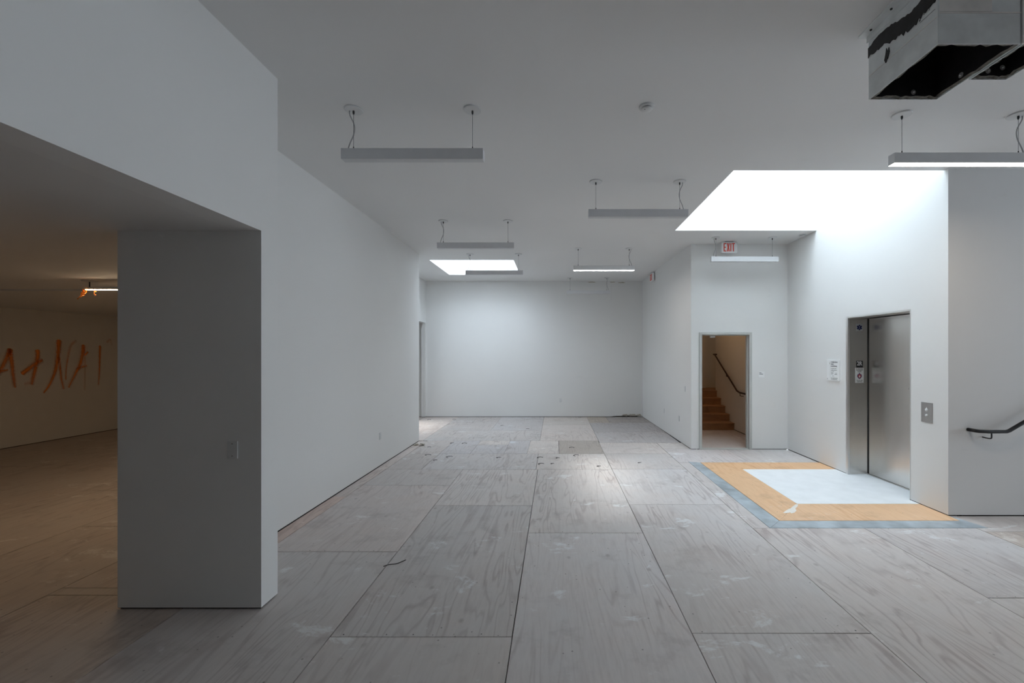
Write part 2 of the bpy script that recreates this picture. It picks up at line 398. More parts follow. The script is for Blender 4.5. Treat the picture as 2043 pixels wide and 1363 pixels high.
def well(n, sk, skip_right=False):
    x0, x1, y0, y1, zt = sk; t = .12; z0 = ZC+.2
    bs = [(x0-t, x0, y0-t, y1+t, z0, zt), (x0, x1, y0-t, y0, z0, zt), (x0, x1, y1, y1+t, z0, zt)]
    if not skip_right: bs.append((x1, x1+t, y0-t, y1+t, z0, zt))
    struct('wall_skylight_%d' % n, B(*bs), 'wall')
    w = struct('window_%d' % n, B((x0-.1, x0+.03, y0-.1, y1+.1, zt, zt+.07), (x1-.03, x1+.1, y0-.1, y1+.1, zt, zt+.07),
               (x0+.03, x1-.03, y0-.1, y0+.03, zt, zt+.07), (x0+.03, x1-.03, y1-.03, y1+.1, zt, zt+.07)), 'frame')
    obj('pane', B((x0+.03, x1-.03, y0+.03, y1-.03, zt+.03, zt+.04)), 'glass' if n == 2 else 'glass_tinted', w)
well(1, SK1); well(2, SK2, True)

# ------------------------------------------------------------------ the floor: every plywood sheet its own piece
floor = struct('floor', B((XL-.2, XR+.2, YN-.2, 12.9, -.12, -.02)), 'sub')
sheets = []
def sheet(x0, x1, y0, y1, tint=None, mat='ply', gap=.0034, z=0.0, name='plywood_sheet', wob=True):
    if x1-x0 < .03 or y1-y0 < .03: return
    j = lambda: random.uniform(-.0012, .0012) if wob else 0
    bm = bmesh.new()
    c = [(x0+gap+j(), y0+gap+j()), (x1-gap+j(), y0+gap+j()), (x1-gap+j(), y1-gap+j()), (x0+gap+j(), y1-gap+j())]
    prism(bm, [(a, b, -.018) for a, b in c], (0, 0, 1), .018+z)
    o = obj(name, bm, mat, floor)
    cx, cy = (x0+x1)/2, (y0+y1)/2
    # own origin at the middle of the sheet
    off = Vector((cx, cy, 0))-floor.location
    o.data.transform(Matrix.Translation(-off)); o.location = off
    if tint is None:
        k = random.uniform(.93, 1.05); w = random.uniform(-.012, .012); tint = (k+w, k, k-w)
    o.color = (*tint, 1); sheets.append((x0, x1, y0, y1)); return o
def column(x0, x1, cuts, tints={}):
    for i, (a, b) in enumerate(zip(cuts, cuts[1:])): sheet(x0, x1, a, b, tints.get(i))
XC = [-2.785, -1.516, -.29, .93, 2.15, 3.37, 4.59, 5.81, 7.03, 8.25, 9.47, 10.69, 11.91, 13.0]
column(XC[0], XC[1], [-5.7, -3.27, -.835, 1.605, 4.045, 6.075, 6.905], {4: (1.03, 1.0, .99)})
column(XC[1], XC[2], [-8, -5.2, -2.05, .39, 2.83, 5.27, 6.905])
column(XC[2], XC[3], [-8, -5.2, -2.85, -.41, 2.03, 4.47, 6.905], {4: (1.05, 1.06, 1.08)})
column(XC[3], XC[4], [-8, -5.2, -2.0, .426, 2.866, 5.306, 6.93])
column(XC[4], XC[5], [-8, -5.2, -2.8, -.34, 2.10, 4.59])
column(XC[5], XC[6], [-8, -5.2, -1.6, .84, 3.28, 4.59])
column(XC[6], XC[7], [-8, -5.2, -2.8, -.38, 2.06, 4.5, 4.93], {3: (.95, .92, .88), 4: (.86, .80, .74)})
column(XC[7], XC[8], [-8, -5.2, -1.6, .84, 3.28, 4.93]); column(XC[8], XC[9], [-8, -5.2, -2.8, -.38, 2.06, 4.93])
for k in range(9, 13): column(XC[k], XC[k+1], [-8, -5.2, -1.6+.9*(k % 2), .84+.9*(k % 2), 3.28+.9*(k % 2), 4.93])
column(2.15, 2.34, [4.59, 7.35]); sheet(2.15, 3.40, 7.35, 8.40, (1.0, .99, 1.0)); sheet(3.40, 4.60, 7.35, 8.40)
sheet(4.59, 4.71, 4.93, 5.3)
# strip along the left wall
sheet(-2.96, XC[0], 3.32, 5.6, (1.08, .93, .86)); sheet(-2.96, XC[0], 5.6, 9.14, (1.0, .95, .92))
sheet(XC[0], -2.3, 6.905, 6.906)
# patched far end
G = (.90, .92, .95)
sheet(XC[0], -2.2, 6.905, 7.986, (.88, .87, .86)); sheet(-2.2, -.32, 6.905, 7.986, (.95, .96, .97)); sheet(-.32, .93, 6.905, 7.986, (1.05, 1.04, 1.02))
sheet(.93, 2.15, 6.93, 7.99); sheet(2.15, 2.69, 7.35, 7.99) if False else sheet(2.15, 2.34, 7.35, 7.351)
sheet(XC[0], -2.2, 7.986, 9.185, (.92, .90, .88)); sheet(-2.2, -1.62, 7.986, 9.185, G); sheet(-1.62, -.98, 7.986, 8.77, G)
sheet(-1.62, -.98, 8.77, 9.185, (1.07, 1.06, 1.03)); sheet(-.98, -.54, 7.986, 9.185, G)
sheet(-.54, .07, 7.986, 9.185, (1.08, 1.06, 1.03)); sheet(.07, .93, 7.986, 9.185, (.80, .77, .72))
sheet(.93, 2.15, 7.99, 8.97, (1.06, 1.04, 1.02)); sheet(2.15, 2.69, 8.40, 8.97, (1.03, 1.02, 1.0))
sheet(-3.87, -2.90, 9.185, 10.53, (1.02, .96, .92)); sheet(-3.87, -2.90, 10.53, 12.6, (.98, .93, .90))
sheet(-2.90, -.34, 9.185, 10.4, (.88, .88, .87)); sheet(-2.90, -1.6, 10.4, 12.6, (.84, .83, .82)); sheet(-1.6, -.34, 10.4, 12.6, (.84, .85, .86))
sheet(-.34, .94, 9.185, 11.24, (1.0, .97, .94)); sheet(-.34, .94, 11.24, 12.6, (.95, .92, .88))
sheet(.94, 2.66, 8.97, 10.2, (.86, .87, .89)); sheet(.94, 2.66, 10.2, 11.55, (.76, .77, .79)); sheet(.94, 1.5, 11.55, 12.6, (.78, .73, .65)); sheet(1.5, 2.65, 11.55, 12.6, (.68, .66, .64))
# stairwell, passage, side room; side room's brown tint paints in the warm light
sheet(2.81, 4.45, 8.40, 9.7, (.92, .88, .86)); sheet(2.81, 4.45, 9.7, 10.47, (.9, .85, .82))
sheet(-5.25, -3.87, 11.35, 12.6, (.9, .86, .82))
x = XC[0]; k = 0
while x > XL+.05:
    xa = max(x-1.22, XL); st = 1.22*(k % 2)
    cuts = [-8, -6.3]+[c for c in (-3.9+st, -1.46+st, .98+st, 3.42+st, 5.86+st, 8.30+st) if c < 11.0]+[11.2]
    for a, b in zip(cuts, cuts[1:]):
        if k == 0:
            if b > 3.32 and a < 9.0: sheet(xa, -3.12, max(a, 3.32), min(b, 9.05), (.93, .87, .80))
            if a >= 3.2: continue
            b = min(b, 3.32)
        xb = x
        if xa < -3.12 < x and a > 3.3: xb = -3.12
        sheet(xa, xb, a, b, (.93, .87, .80))
    x = xa; k += 1
# elevator landing: metal edge, plywood border, white primer
def piece(name, pts, mat, top=.003, tint=(1, 1, 1)):
    bm = bmesh.new(); prism(bm, [(a, b, -.018) for a, b in pts], (0, 0, 1), .018+top)
    o = obj(name, bm, mat, floor)
    o.color = (*tint, 1); return o
g = .0015
piece('metal_edge_strip', [(2.34, 7.40), (2.525, 7.335), (2.545-g, 4.785), (2.34, 4.59)], 'metalstrip')
piece('metal_edge_strip', [(2.34+g, 4.59-g), (2.545, 4.785-g), (4.60, 4.785), (4.62, 4.935), (4.72, 4.59)], 'metalstrip')
piece('plywood_border', [(2.53, 7.335), (3.07, 6.905), (3.055-g, 5.32), (2.55, 4.79)], 'newply', .004, (1.0, .99, .97))
piece('plywood_border', [(2.55+g, 4.79), (3.055, 5.32-g), (4.60, 5.32-g), (4.60, 4.79)], 'newply', .004, (1.0, 1.0, 1.0))
piece('plywood_border', [(2.53+g, 7.335), (4.60, 7.335), (4.60, 6.905+g), (3.07+g, 6.905+g)], 'newply', .004, (1.0, .96, .90))
wf = piece('white_floor_panel', [(3.07, 6.903), (4.60, 6.903), (4.60, EY1), (4.95, EY1), (4.95, EY0), (4.60, EY0), (4.60, 5.32), (3.055, 5.32)], 'whitefloor', .005)
# smear of filler across the mitre
bm = bmesh.new(); c = on_floor(1580, 1018); pts = []
for i in range(16):
    a = 2*math.pi*i/16; r = (1+.35*math.sin(3*a+1))*(.85+random.random()*.3)
    u, v = .17*math.cos(a)*r, .05*math.sin(a)*r
    pts.append((c.x+u*.75-v*.6, c.y+u*.75+v*.6, .0045))
prism(bm, pts, (0, 0, 1), .0012); obj('filler_smear', bm, 'filler', floor)
# screw heads along the joints (too many and too small to pick apart)
bm = bmesh.new()
for x0, x1, y0, y1 in sheets:
    if y0 < 1.9 or y0 > 9 or x0 < -4 or x1 > 5 or x1-x0 < .5: continue
    for t in range(8):
        for sx, sy in ((x0+(x1-x0)*(t+.5)/8, y0+.02), (x0+(x1-x0)*(t+.5)/8, y1-.02)):
            if random.random() < .75:
                r = random.uniform(.003, .006); px, py = sx+random.uniform(-.02, .02), sy+random.uniform(-.008, .008)
                v = [bm.verts.new((px+r*math.cos(a), py+r*math.sin(a), .0012)) for a in (k*math.pi/3 for k in range(6))]; bm.faces.new(v)
o = obj('screw_heads', bm, 'slot', floor); o['kind'] = 'stuff'
# dried glue rings on the patched sheets
for cx, cy, w in ((355,897,24),(340,1092,26),(440,1095,34),(148,1125,28),(140,1190,44),(318,1206,46),(200,1233,26),(1065,1213,44),(1210,1215,24),
                  (1075,1265,44),(1168,1262,26),(1550,1283,30),(1325,1130,36),(1365,1195,44),(750,947,18),(960,975,26),(1885,1255,20),(725,1212,36),(150,900,24)):
    p = on_floor(820+cx*.242, 620+cy*.242); r = w*.242/2*p.y/F_PX; a0 = random.uniform(-.4, .6); span = random.uniform(3.0, 5.2)
    ry = r*random.uniform(.7, 1.3)
    pts = [(p.x+r*math.cos(a0+span*t/11)*(1+.1*math.sin(t)), p.y+ry*math.sin(a0+span*t/11), .003) for t in range(12)]
    bm = bmesh.new(); tube(bm, pts, [.006+.007*math.sin(math.pi*t/11) for t in range(12)], 6)
    bmesh.ops.scale(bm, vec=(1, 1, .35), verts=bm.verts[:]); obj('glue_mark', bm, 'glue', floor)

# ------------------------------------------------------------------ graffiti on the side room wall
def stroke(pts, w0, w1, alpha):
    q = []
    for cx, cy in pts:
        p = on_x(cx*.11747, 640+cy*.11747, XL); q.append(Vector((XL+.002, p.y, p.z)))
    q = smooth_path(q, 6); bm = bmesh.new(); uvl = bm.loops.layers.uv.new('UVMap'); rows = []
    for i, p in enumerate(q):
        t = (q[min(i+1, len(q)-1)]-q[max(i-1, 0)]).normalized(); s = Vector((1, 0, 0)).cross(t)
        f = i/(len(q)-1); w = (w0+(w1-w0)*f)*(1.0 if 0 < i < len(q)-1 else .5)
        rows.append((bm.verts.new(p+s*w/2), bm.verts.new(p-s*w/2), f))
    for a, b in zip(rows, rows[1:]):
        f = bm.faces.new((a[0], b[0], b[1], a[1]))
        for lp, uv in zip(f.loops, ((a[2], 0), (b[2], 0), (b[2], 1), (a[2], 1))): lp[uvl].uv = uv
    o = obj('spray_stroke', bm, 'spray', wg); o.color = (1, 1, 1, alpha)
for pts, w0, w1, al in (
    ([(170,470),(110,640),(10,840),(-40,930)], .085, .075, .85), ([(170,470),(195,700),(225,950),(252,1140)], .075, .06, .9), ([(-30,850),(60,850),(140,835)], .07, .05, .7),
    ([(630,490),(640,600),(605,780),(560,980),(540,1085)], .085, .07, .95), ([(365,905),(480,820),(580,745),(730,665)], .09, .095, 1.0), ([(410,1080),(500,1060),(575,1095)], .06, .05, .35),
    ([(1000,320),(990,520),(960,760),(900,960),(820,1120),(735,1230)], .10, .05, .95), ([(995,600),(1015,760),(1040,980),(1080,1165)], .05, .06, .75),
    ([(1115,1010),(1125,800),(1160,590),(1205,420),(1300,335)], .035, .06, .5),
    ([(1415,405),(1400,560),(1360,740),(1300,860),(1230,1000),(1160,1140)], .085, .07, .8), ([(1420,440),(1440,640),(1442,900),(1435,1190)], .04, .035, .4),
    ([(1305,830),(1380,790),(1480,765)], .06, .065, .7), ([(1430,590),(1500,525)], .05, .06, .75),
    ([(1698,420),(1692,650),(1685,900),(1668,1100)], .065, .045, .7), ([(1810,370),(1870,320),(1900,420)], .05, .03, .35)):
    stroke(pts, w0*1.5, w1*1.5, min(1, al*1.1))

# ------------------------------------------------------------------ pendant lamps
LMESH = {}
def lamp(x0, y, label, side='L', lit=None, length=1.25, drop=.36, group='linear pendant lamps of the hall'):
    zt = ZC-drop; zb = zt-.095; hw = .0375
    key = (side, lit)
    if key not in LMESH:
        parts = []
        def add(name, bm, mat, par=None, sm=False):
            me = bpy.data.meshes.new(name); bm.to_mesh(me); bm.free(); me.materials.append(M[mat])
            if sm: me.polygons.foreach_set('use_smooth', [True]*len(me.polygons)); me.set_sharp_from_angle(angle=math.radians(40))
            parts.append((name, me, par)); return len(parts)-1
        # local frame: x along the bar from its left end, y centred, z = 0 at the ceiling
        t, b = zt-ZC, zb-ZC
        add('housing', bev(B((0, length, -hw, hw, b+.002, t)), .0025), 'lampwhite')
        add('diffuser', B((.003, length-.003, -hw+.003, hw-.003, b+.0005, b+.002)), lit or 'diff_off')
        xa, xb = .095, length-.10
        for xx in (xa, xb):
            bm = bmesh.new(); lathe(bm, [(.078, 0), (.078, -.008), (.074, -.012), (0.01, -.0125)], (xx, 0, 0), seg=32); ci = add('canopy', bm, 'canopy', None, True)
            bm = bmesh.new(); lathe(bm, [(.008, -.012), (.009, -.03), (.0045, -.045)], (xx, 0, 0), seg=12); add('cable_gripper', bm, 'gripper', ci, True)
            bm = bmesh.new(); tube(bm, [(xx, 0, -.02), (xx, 0, t)], .0021, 6); wi = add('suspension_cable', bm, 'cable', None, True)
            bm = bmesh.new(); lathe(bm, [(.0035, .03), (.006, .012), (.006, 0)], (xx, 0, t), seg=10); add('cable_gripper', bm, 'gripper', wi, True)
        s = -1 if side == 'L' else 1; xx = xa if side == 'L' else xb
        bm = bmesh.new(); tube(bm, smooth_path([(xx+s*.035, 0, -.010), (xx+s*.032, .0, -.05), (xx+s*(.0), .012, -.13), (xx+s*.002, .012, -.21), (xx+s*.036, .006, -.30), (xx+s*.05, 0, t)], 5), .0048, 8)
        add('power_cord', bm, 'cord', None, True)
        LMESH[key] = parts
    r = thing('pendant_lamp', label, 'pendant lamp', (x0, y, ZC), group); made = []
    for name, me, par in LMESH[key]:
        o = bpy.data.objects.new(name, me); C.objects.link(o); o.parent = r if par is None else made[par]; made.append(o)
    return r
lamp(-1.885, 3.735, 'unlit grey linear pendant lamp hanging beside the white pier and header wall')
lamp(.415, 5.30, 'unlit grey linear pendant lamp beside the corner of the large bright skylight', 'R')
lamp(-1.925, 6.88, 'unlit grey linear pendant lamp between the pier and the far skylight, overlapping neither', 'L')
lamp(-1.955, 9.18, 'unlit linear pendant lamp whose bar crosses the far bright skylight')
lamp(.375, 8.69, 'lit linear pendant lamp with glowing underside in the middle of the hall', 'R', 'lit_cool')
lamp(.325, 12.07, 'unlit pale linear pendant lamp close in front of the back wall', 'R')
lamp(3.045, 3.815, 'lit linear pendant lamp with glowing underside beside the cut-off metal duct', 'R', 'lit')
lamp(2.905, 7.87, 'unlit linear pendant lamp in front of the wall over the stair doorway', 'L')

# lamp in the side room: surface batten with shreds of scorched film
p0 = on_y(174, 578, 5.3)
def batten(x, y, z, label):
    r = thing('batten_lamp', label, 'lamp', (x, y, ZL), 'side room lamps')
    obj('diffuser', B((x, x+1.25, y-.022, y+.022, z-.004, z)), 'lit_side', r)
    obj('housing', bev(B((x-.004, x+1.254, y-.026, y+.026, z, z+.03)), .003), 'canopy', r)
    for q in (x+.03, x+1.1):
        bm = bmesh.new(); lathe(bm, [(.075, 0), (.07, -.012), (.02, -.014)], (q, y, ZL), seg=20); obj('canopy', bm, 'canopy', r, True)
        bm = bmesh.new(); tube(bm, [(q, y, ZL), (q, y, z+.028)], .006, 6); obj('suspension_stem', bm, 'gripper', r)
    return r
r = batten(p0.x, 5.3, p0.z, 'thin glowing lamp with dangling orange shreds in the dark side room')
p = p0
def shred(top, dx, dz, w):
    bm = bmesh.new(); rows = []
    for i in range(8):
        f = i/7; c = Vector((top[0]+dx*f+random.uniform(-.008, .008), top[1]+random.uniform(-.014, .014), top[2]-dz*f))
        ww = w*(1-.55*f)*random.uniform(.7, 1.3); a = random.uniform(-.9, .9)
        rows.append((bm.verts.new(c+Vector((ww*math.cos(a), ww*math.sin(a), 0))), bm.verts.new(c-Vector((ww*math.cos(a), ww*math.sin(a), 0)))))
    for a, b in zip(rows, rows[1:]): bm.faces.new((a[0], a[1], b[1], b[0]))
    bmesh.ops.solidify(bm, geom=bm.faces[:], thickness=.003)
    obj('hanging_shred', bm, 'shred', r)
shred((p.x+.005, 5.26, p.z-.003), -.07, .125, .020); shred((p.x+.02, 5.27, p.z-.003), -.045, .09, .016); shred((p.x+.125, 5.27, p.z-.005), .012, .075, .011)
batten(-6.0, 8.6, p0.z, 'added glowing lamp without shreds, out of view farther back in the side room')  # unseen second lamp, added to brighten the side room

# ------------------------------------------------------------------ cut-off ventilation ducts
def duct(x0, x1, y0, y1, zb, label, full):
    r = thing('ventilation_duct', label, 'air duct', ((x0+x1)/2, (y0+y1)/2, zb), 'cut-off ducts hanging from the ceiling'); t = .004; L = .022
    obj('side_panel', B((x0, x0+t, y0, y1, zb, ZC)), 'galv', r)
    obj('front_panel', B((x0+t, x1-t, y0, y0+t, zb, ZC)), 'galv', r)
    obj('side_panel', B((x1-t, x1, y0, y1, zb, ZC)), 'galv', r)
    obj('back_panel', B((x0+t, x1-t, y1-t, y1, zb, ZC)), 'galv', r)
    # liner: wavy lower edge
    def liner(a, b, inn):
        n = 14; bm = bmesh.new(); rows = []
        for i in range(n+1):
            q = Vector(a).lerp(Vector(b), i/n); wv = random.uniform(-.007, .006)
            rows.append([bm.verts.new((q.x, q.y, zb+.006+wv)), bm.verts.new((q.x+inn[0]*L, q.y+inn[1]*L, zb+.010+wv)), bm.verts.new((q.x+inn[0]*L, q.y+inn[1]*L, ZC-.001)), bm.verts.new((q.x, q.y, ZC-.001))])
        for u, v in zip(rows, rows[1:]):
            for k in range(3): bm.faces.new((u[k], v[k], v[k+1], u[k+1]))
        bmesh.ops.recalc_face_normals(bm, faces=bm.faces[:])
        o = obj('insulation_liner', bm, 'liner', r); o.data.materials.append(M['liner_edge'])
        for pg in o.data.polygons:
            if abs(pg.normal.z) > .7: pg.material_index = 1
    liner((x0+t, y0+t, 0), (x0+t, y1-t, 0), (1, 0)); liner((x1-t, y0+t, 0), (x1-t, y1-t, 0), (-1, 0))
    liner((x0+t, y0+t, 0), (x1-t, y0+t, 0), (0, 1)); liner((x0+t, y1-t, 0), (x1-t, y1-t, 0), (0, -1))
    obj('top_liner', B((x0+t, x1-t, y0+t, y1-t, ZC-.02, ZC-.002)), 'liner', r)
    return r, L
X0, X1, Y0, Y1, ZB = 2.13, 2.59, 2.345, 2.862, 3.63
r, L = duct(X0, X1, Y0, Y1, ZB, 'grey sheet metal duct smeared with black mastic, cut open below the ceiling', True)
# standing seams and raised panel joints
obj('panel_seam', B((X0-.003, X0, Y0, Y1, 3.785, 3.789)), 'galvlight', r)
obj('panel_seam', B((X0, X1, Y0-.004, Y0, 3.80, 3.806)), 'galvlight', r)
obj('pale_film', bev(B((X0+.005, X0+.30, Y0-.003, Y0, 3.81, ZC)), .001, 1), 'galvlight', r)
obj('corner_bead', B((X0-.004, X0+.006, Y0-.004, Y0+.006, ZB, ZC)), 'galv', r)
obj('flange', bev(B((X0-.062, X0, Y0-.2, Y1+.012, ZC-.008, ZC-.0005), (X0-.006, X0, Y0, Y1+.012, ZC-.05, ZC-.008), (X0-.05, X0+.2, Y1, Y1+.03, ZC-.004, ZC-.0005)), .001, 1), 'galv', r)
for k in range(4):
    bm = bmesh.new(); lathe(bm, [(.007, 0), (.007, -.006), (.002, -.008)], (X0-.03, Y1-.06-k*.17, ZC-.008), seg=8); obj('flange_screw', bm, 'slot', r)
# mastic smear, ragged edges, on the left side
bm = bmesh.new(); top, bot = [], []
n = 34
for i in range(n+1):
    f = i/n; y = Y1-f*(Y1-Y0)
    hi = 3.975+.025*math.sin(f*7)+random.uniform(-.006, .006); lo = 3.885+.03*math.sin(f*5+1.2)+random.uniform(-.016, .012)+(.012 if f > .8 else 0)
    top.append((X0-.001, y, min(hi, 4.0))); bot.append((X0-.001, y, lo))
prism(bm, top+bot[::-1], (-1, 0, 0), .004); obj('mastic_smear', bm, 'mastic', r)
bm = bmesh.new(); prism(bm, [(X0-.001, y, z) for y, z in ((2.705,3.868),(2.695,3.835),(2.685,3.86),(2.68,3.83),(2.695,3.79),(2.71,3.775),(2.722,3.80),(2.712,3.83))], (-1, 0, 0), .004); obj('mastic_smear', bm, 'mastic', r)
bm = bmesh.new(); prism(bm, [(X0-.001, y, z) for y, z in ((2.53,3.895),(2.505,3.905),(2.515,3.885),(2.53,3.87))], (-1, 0, 0), .003); obj('mastic_smear', bm, 'mastic', r)
# stencilled label: thin frame lines and dots
obj('stencil_label', B((X0-.002, X0-.0005, 2.365, 2.45, 3.932, 3.936), (X0-.002, X0-.0005, 2.36, 2.46, 3.836, 3.838), (X0-.002, X0-.0005, 2.395, 2.397, 3.86, 3.92),
    (X0-.002, X0-.0005, 2.372, 2.42, 3.885, 3.887), (X0-.002, X0-.0005, 2.43, 2.433, 3.862, 3.915), (X0-.002, X0-.0005, 2.455, 2.463, 3.845, 3.857)), 'ink', r)
obj('label_patch', B((X0-.0015, X0-.0003, 2.452, 2.468, 3.885, 3.915)), 'yellow', r)
def pins(rr, pts):
    for (x, y, z, ax) in pts:
        bm = bmesh.new(); s = {'y-': ('y', -1), 'x-': ('x', -1), 'x+': ('x', 1)}[ax]
        lathe(bm, [(.016, 0), (.016, s[1]*.002), (.006, s[1]*.003), (.004, s[1]*.012)], (x, y, z), s[0], 14); obj('liner_pin', bm, 'pin', rr, True)
pins(r, [(2.17, Y1-.027, 3.665, 'y-'), (2.41, Y1-.027, 3.665, 'y-'), (X1-.027, 2.66, 3.665, 'x-')])
r2, _ = duct(2.607, 2.84, Y0, 2.655, 3.63, 'second narrower grey duct joined against the mastic-smeared duct', False)
obj('joint_bead', B((2.594, 2.62, Y0-.008, Y0, ZB, ZC)), 'galvlight', r2)
pins(r2, [(2.70, 2.628, 3.67, 'y-'), (2.79, 2.628, 3.69, 'y-')])

# ------------------------------------------------------------------ detectors
def detector(x, y, label):
    r = thing('smoke_detector', label, 'smoke detector', (x, y, ZC))
    bm = bmesh.new(); lathe(bm, [(.066, 0), (.066, -.012), (.060, -.016)], (x, y, ZC), seg=28); obj('base', bm, 'plastic', r, True)
    bm = bmesh.new(); lathe(bm, [(.046, -.016), (.046, -.022)], (x, y, ZC), seg=28); obj('vent_ring', bm, 'ink', r)
    bm = bmesh.new(); lathe(bm, [(.050, -.022), (.048, -.030), (.034, -.036), (.01, -.037)], (x, y, ZC), seg=28); obj('cover', bm, 'plastic', r, True)
    bm = bmesh.new(); lathe(bm, [(.005, 0), (.004, -.004)], (x-.02, y-.02, ZC-.034), seg=8); obj('indicator', bm, 'slot', r)
detector(.80, 3.69, 'white round smoke detector alone on the hall ceiling')
detector(4.50, 7.67, 'white round smoke detector in the ceiling corner by the elevator wall')

# ------------------------------------------------------------------ exit signs
def exit_sign(c, basis, label, canopy):
    """c = centre of the front face"""
    r = thing('exit_sign', label, 'exit sign', c, 'lit exit signs'); w, h, d = .30, .205, .05
    obj('housing', place(bev(B((-w/2, w/2, -h/2, h/2, -d, 0)), .008), c, basis), 'signwhite', r, True)
    # EXIT cut as bold condensed letters
    lw, lh, st = .050, .160, .018; x = -.114; polys = []
    def bar(x0, x1, y0, y1): polys.append([(x0, y0), (x1, y0), (x1, y1), (x0, y1)])
    bar(x, x+st, -lh/2, lh/2)
    for y0 in (-lh/2, -st/2, lh/2-st): bar(x+st, x+lw-(.006 if y0 == -st/2 else 0), y0, y0+st)
    ls = [polys]; polys = []; x += lw+.012
    s = st*1.15; X_ = [(x, -lh/2), (x+s, -lh/2), (x+lw/2+.002, -s*.8), (x+lw-s+.004, -lh/2), (x+lw+.004, -lh/2), (x+lw/2+s*.62+.002, 0), (x+lw+.004, lh/2), (x+lw-s+.004, lh/2), (x+lw/2+.002, s*.8), (x+s, lh/2), (x, lh/2), (x+lw/2-s*.62+.002, 0)]
    ls.append([X_]); x += lw+.017; bar(x, x+st, -lh/2, lh/2); ls.append(polys); polys = []; x += st+.012
    bar(x, x+lw+.008, lh/2-st, lh/2); bar(x+lw/2+.004-st/2, x+lw/2+.004+st/2, -lh/2, lh/2-st); ls.append(polys)
    for pl in ls: obj('letter', place(merge(*[flat_poly(q, .003) for q in pl]), Vector(c)+Vector(basis[2])*.0005, basis), 'red', r)
    if canopy: obj('canopy', place(bev(B((-.08, .08, h/2, h/2+.0125, -.05, -.004)), .002), c, basis), 'ink', r)
exit_sign(Vector((3.363, 8.13, 3.954)), FACE_CAM, 'EXIT sign with red letters hanging above the stair doorway', True)
exit_sign(Vector((2.565, 11.27, 3.94)), FACE_LEFT, 'EXIT sign with red letters fixed high on the far right side wall', False)

# ------------------------------------------------------------------ stair doorway, stairs, rail
d1 = struct('door_1', merge(bev(B((DX0-.052, DX0, 8.315, 8.485, 0, DZ)), .003), bev(B((DX1, DX1+.052, 8.315, 8.485, 0, DZ)), .003), bev(B((DX0-.052, DX1+.052, 8.315, 8.485, DZ, DZ+.045)), .003)), 'frame', 'grey painted frame of the open stair doorway')
obj('door_stop', B((DX0, DX0+.016, 8.39, 8.44, 0, DZ), (DX1-.016, DX1, 8.39, 8.44, 0, DZ), (DX0+.016, DX1-.016, 8.39, 8.44, DZ-.016, DZ)), 'frame', d1)
obj('threshold', bev(B((DX0, DX1, 8.33, 8.46, 0, .010)), .003), 'frame', d1)
obj('closer_bracket', bev(B((3.10, 3.19, 8.42, 8.47, DZ-.055, DZ-.02)), .004), 'plastic', d1)
obj('hinge', bev(B((DX0, DX0+.012, 8.44, 8.475, 2.07, 2.17)), .002), 'plastic', d1)
SX1, SY, RISE, RUN = 4.45, 10.47, .176, .28
st = thing('staircase', 'bare brown wooden stair rising behind the stair doorway', 'staircase', (3.6, SY, 0))
for k in range(5):
    y = SY+k*RUN; z = (k+1)*RISE
    obj('riser', B((2.815, SX1-.004, y, y+.02, z-RISE+.001, z-.028)), 'stairwood', st)
    obj('tread', bev(B((2.815, SX1-.004, y-.022, y+RUN+.0 if k < 4 else y+RUN, z-.027, z)), .005), 'stairwood', st)
struct('floor_landing', B((2.76, 6.15, SY+4*RUN+.28, 12.6, 0, 5*RISE), (2.78, SX1-.004, SY+.02, SY+4*RUN+.28, 0, .02)), 'stairwood')
hr = thing('handrail', 'dark brown sloping handrail on the stairwell wall', 'handrail', (4.37, 10.8, 1.0)); XH = 4.365
pts = [(4.45, 11.62, 1.875), (XH, 11.62, 1.875), (XH, 11.53, 1.87), (XH, 10.12, 1.005), (XH, 9.98, .975), (XH, 9.3, .965), (4.45, 9.3, .965)]
bm = bmesh.new(); tube(bm, pts, .021, 10); obj('rail', bm, 'brownrail', hr, True)
for y, z in ((9.95, .955), (10.75, 1.37)):
    bm = bmesh.new(); tube(bm, [(XH, y, z), (XH, y, z-.05), (4.40, y, z-.065), (4.45, y, z-.065)], .008, 6); obj('bracket', bm, 'brownrail', hr)
# warm lamp added on the stairwell ceiling, out of sight, to brighten the stair
sl = thing('stair_fill_lamp', 'added warm ceiling lamp, out of view above the brown wooden stair', 'lamp', (3.6, 10.2, ZC))
bm = bmesh.new(); lathe(bm, [(.16, 0), (.16, -.03), (.15, -.04)], (3.6, 10.2, ZC), seg=24); obj('base', bm, 'plastic', sl, True)
bm = bmesh.new(); lathe(bm, [(.15, -.04), (.13, -.075), (.07, -.095), (.01, -.10)], (3.6, 10.2, ZC), seg=24); obj('fill_lamp_shade', bm, 'fill_stair', sl, True)
# rail on the right wall
hr = thing('handrail', 'black handrail on the blank wall beside the elevator', 'handrail', (5.2, 4.86, 1.0)); YH = 4.855
pts = [(4.83, 4.93, 1.015), (4.832, 4.90, 1.015), (4.845, YH+.008, 1.013), (4.885, YH, 1.008), (5.0, YH, 1.002), (5.20, YH, 1.003), (5.235, YH, 1.014), (5.42, YH, 1.122), (6.4, YH, 1.69), (6.55, YH, 1.70)]
bm = bmesh.new(); tube(bm, pts, .0205, 12); obj('rail', bm, 'black', hr, True)
for x, z in ((5.03, .985), (6.1, 1.49)):
    bm = bmesh.new(); tube(bm, smooth_path([(x, YH, z), (x, YH, z-.05), (x-.006, YH+.006, z-.062), (x-.02, YH+.03, z-.063), (x-.03, 4.93, z-.058)], 4), .007, 8); obj('bracket', bm, 'black', hr, True)

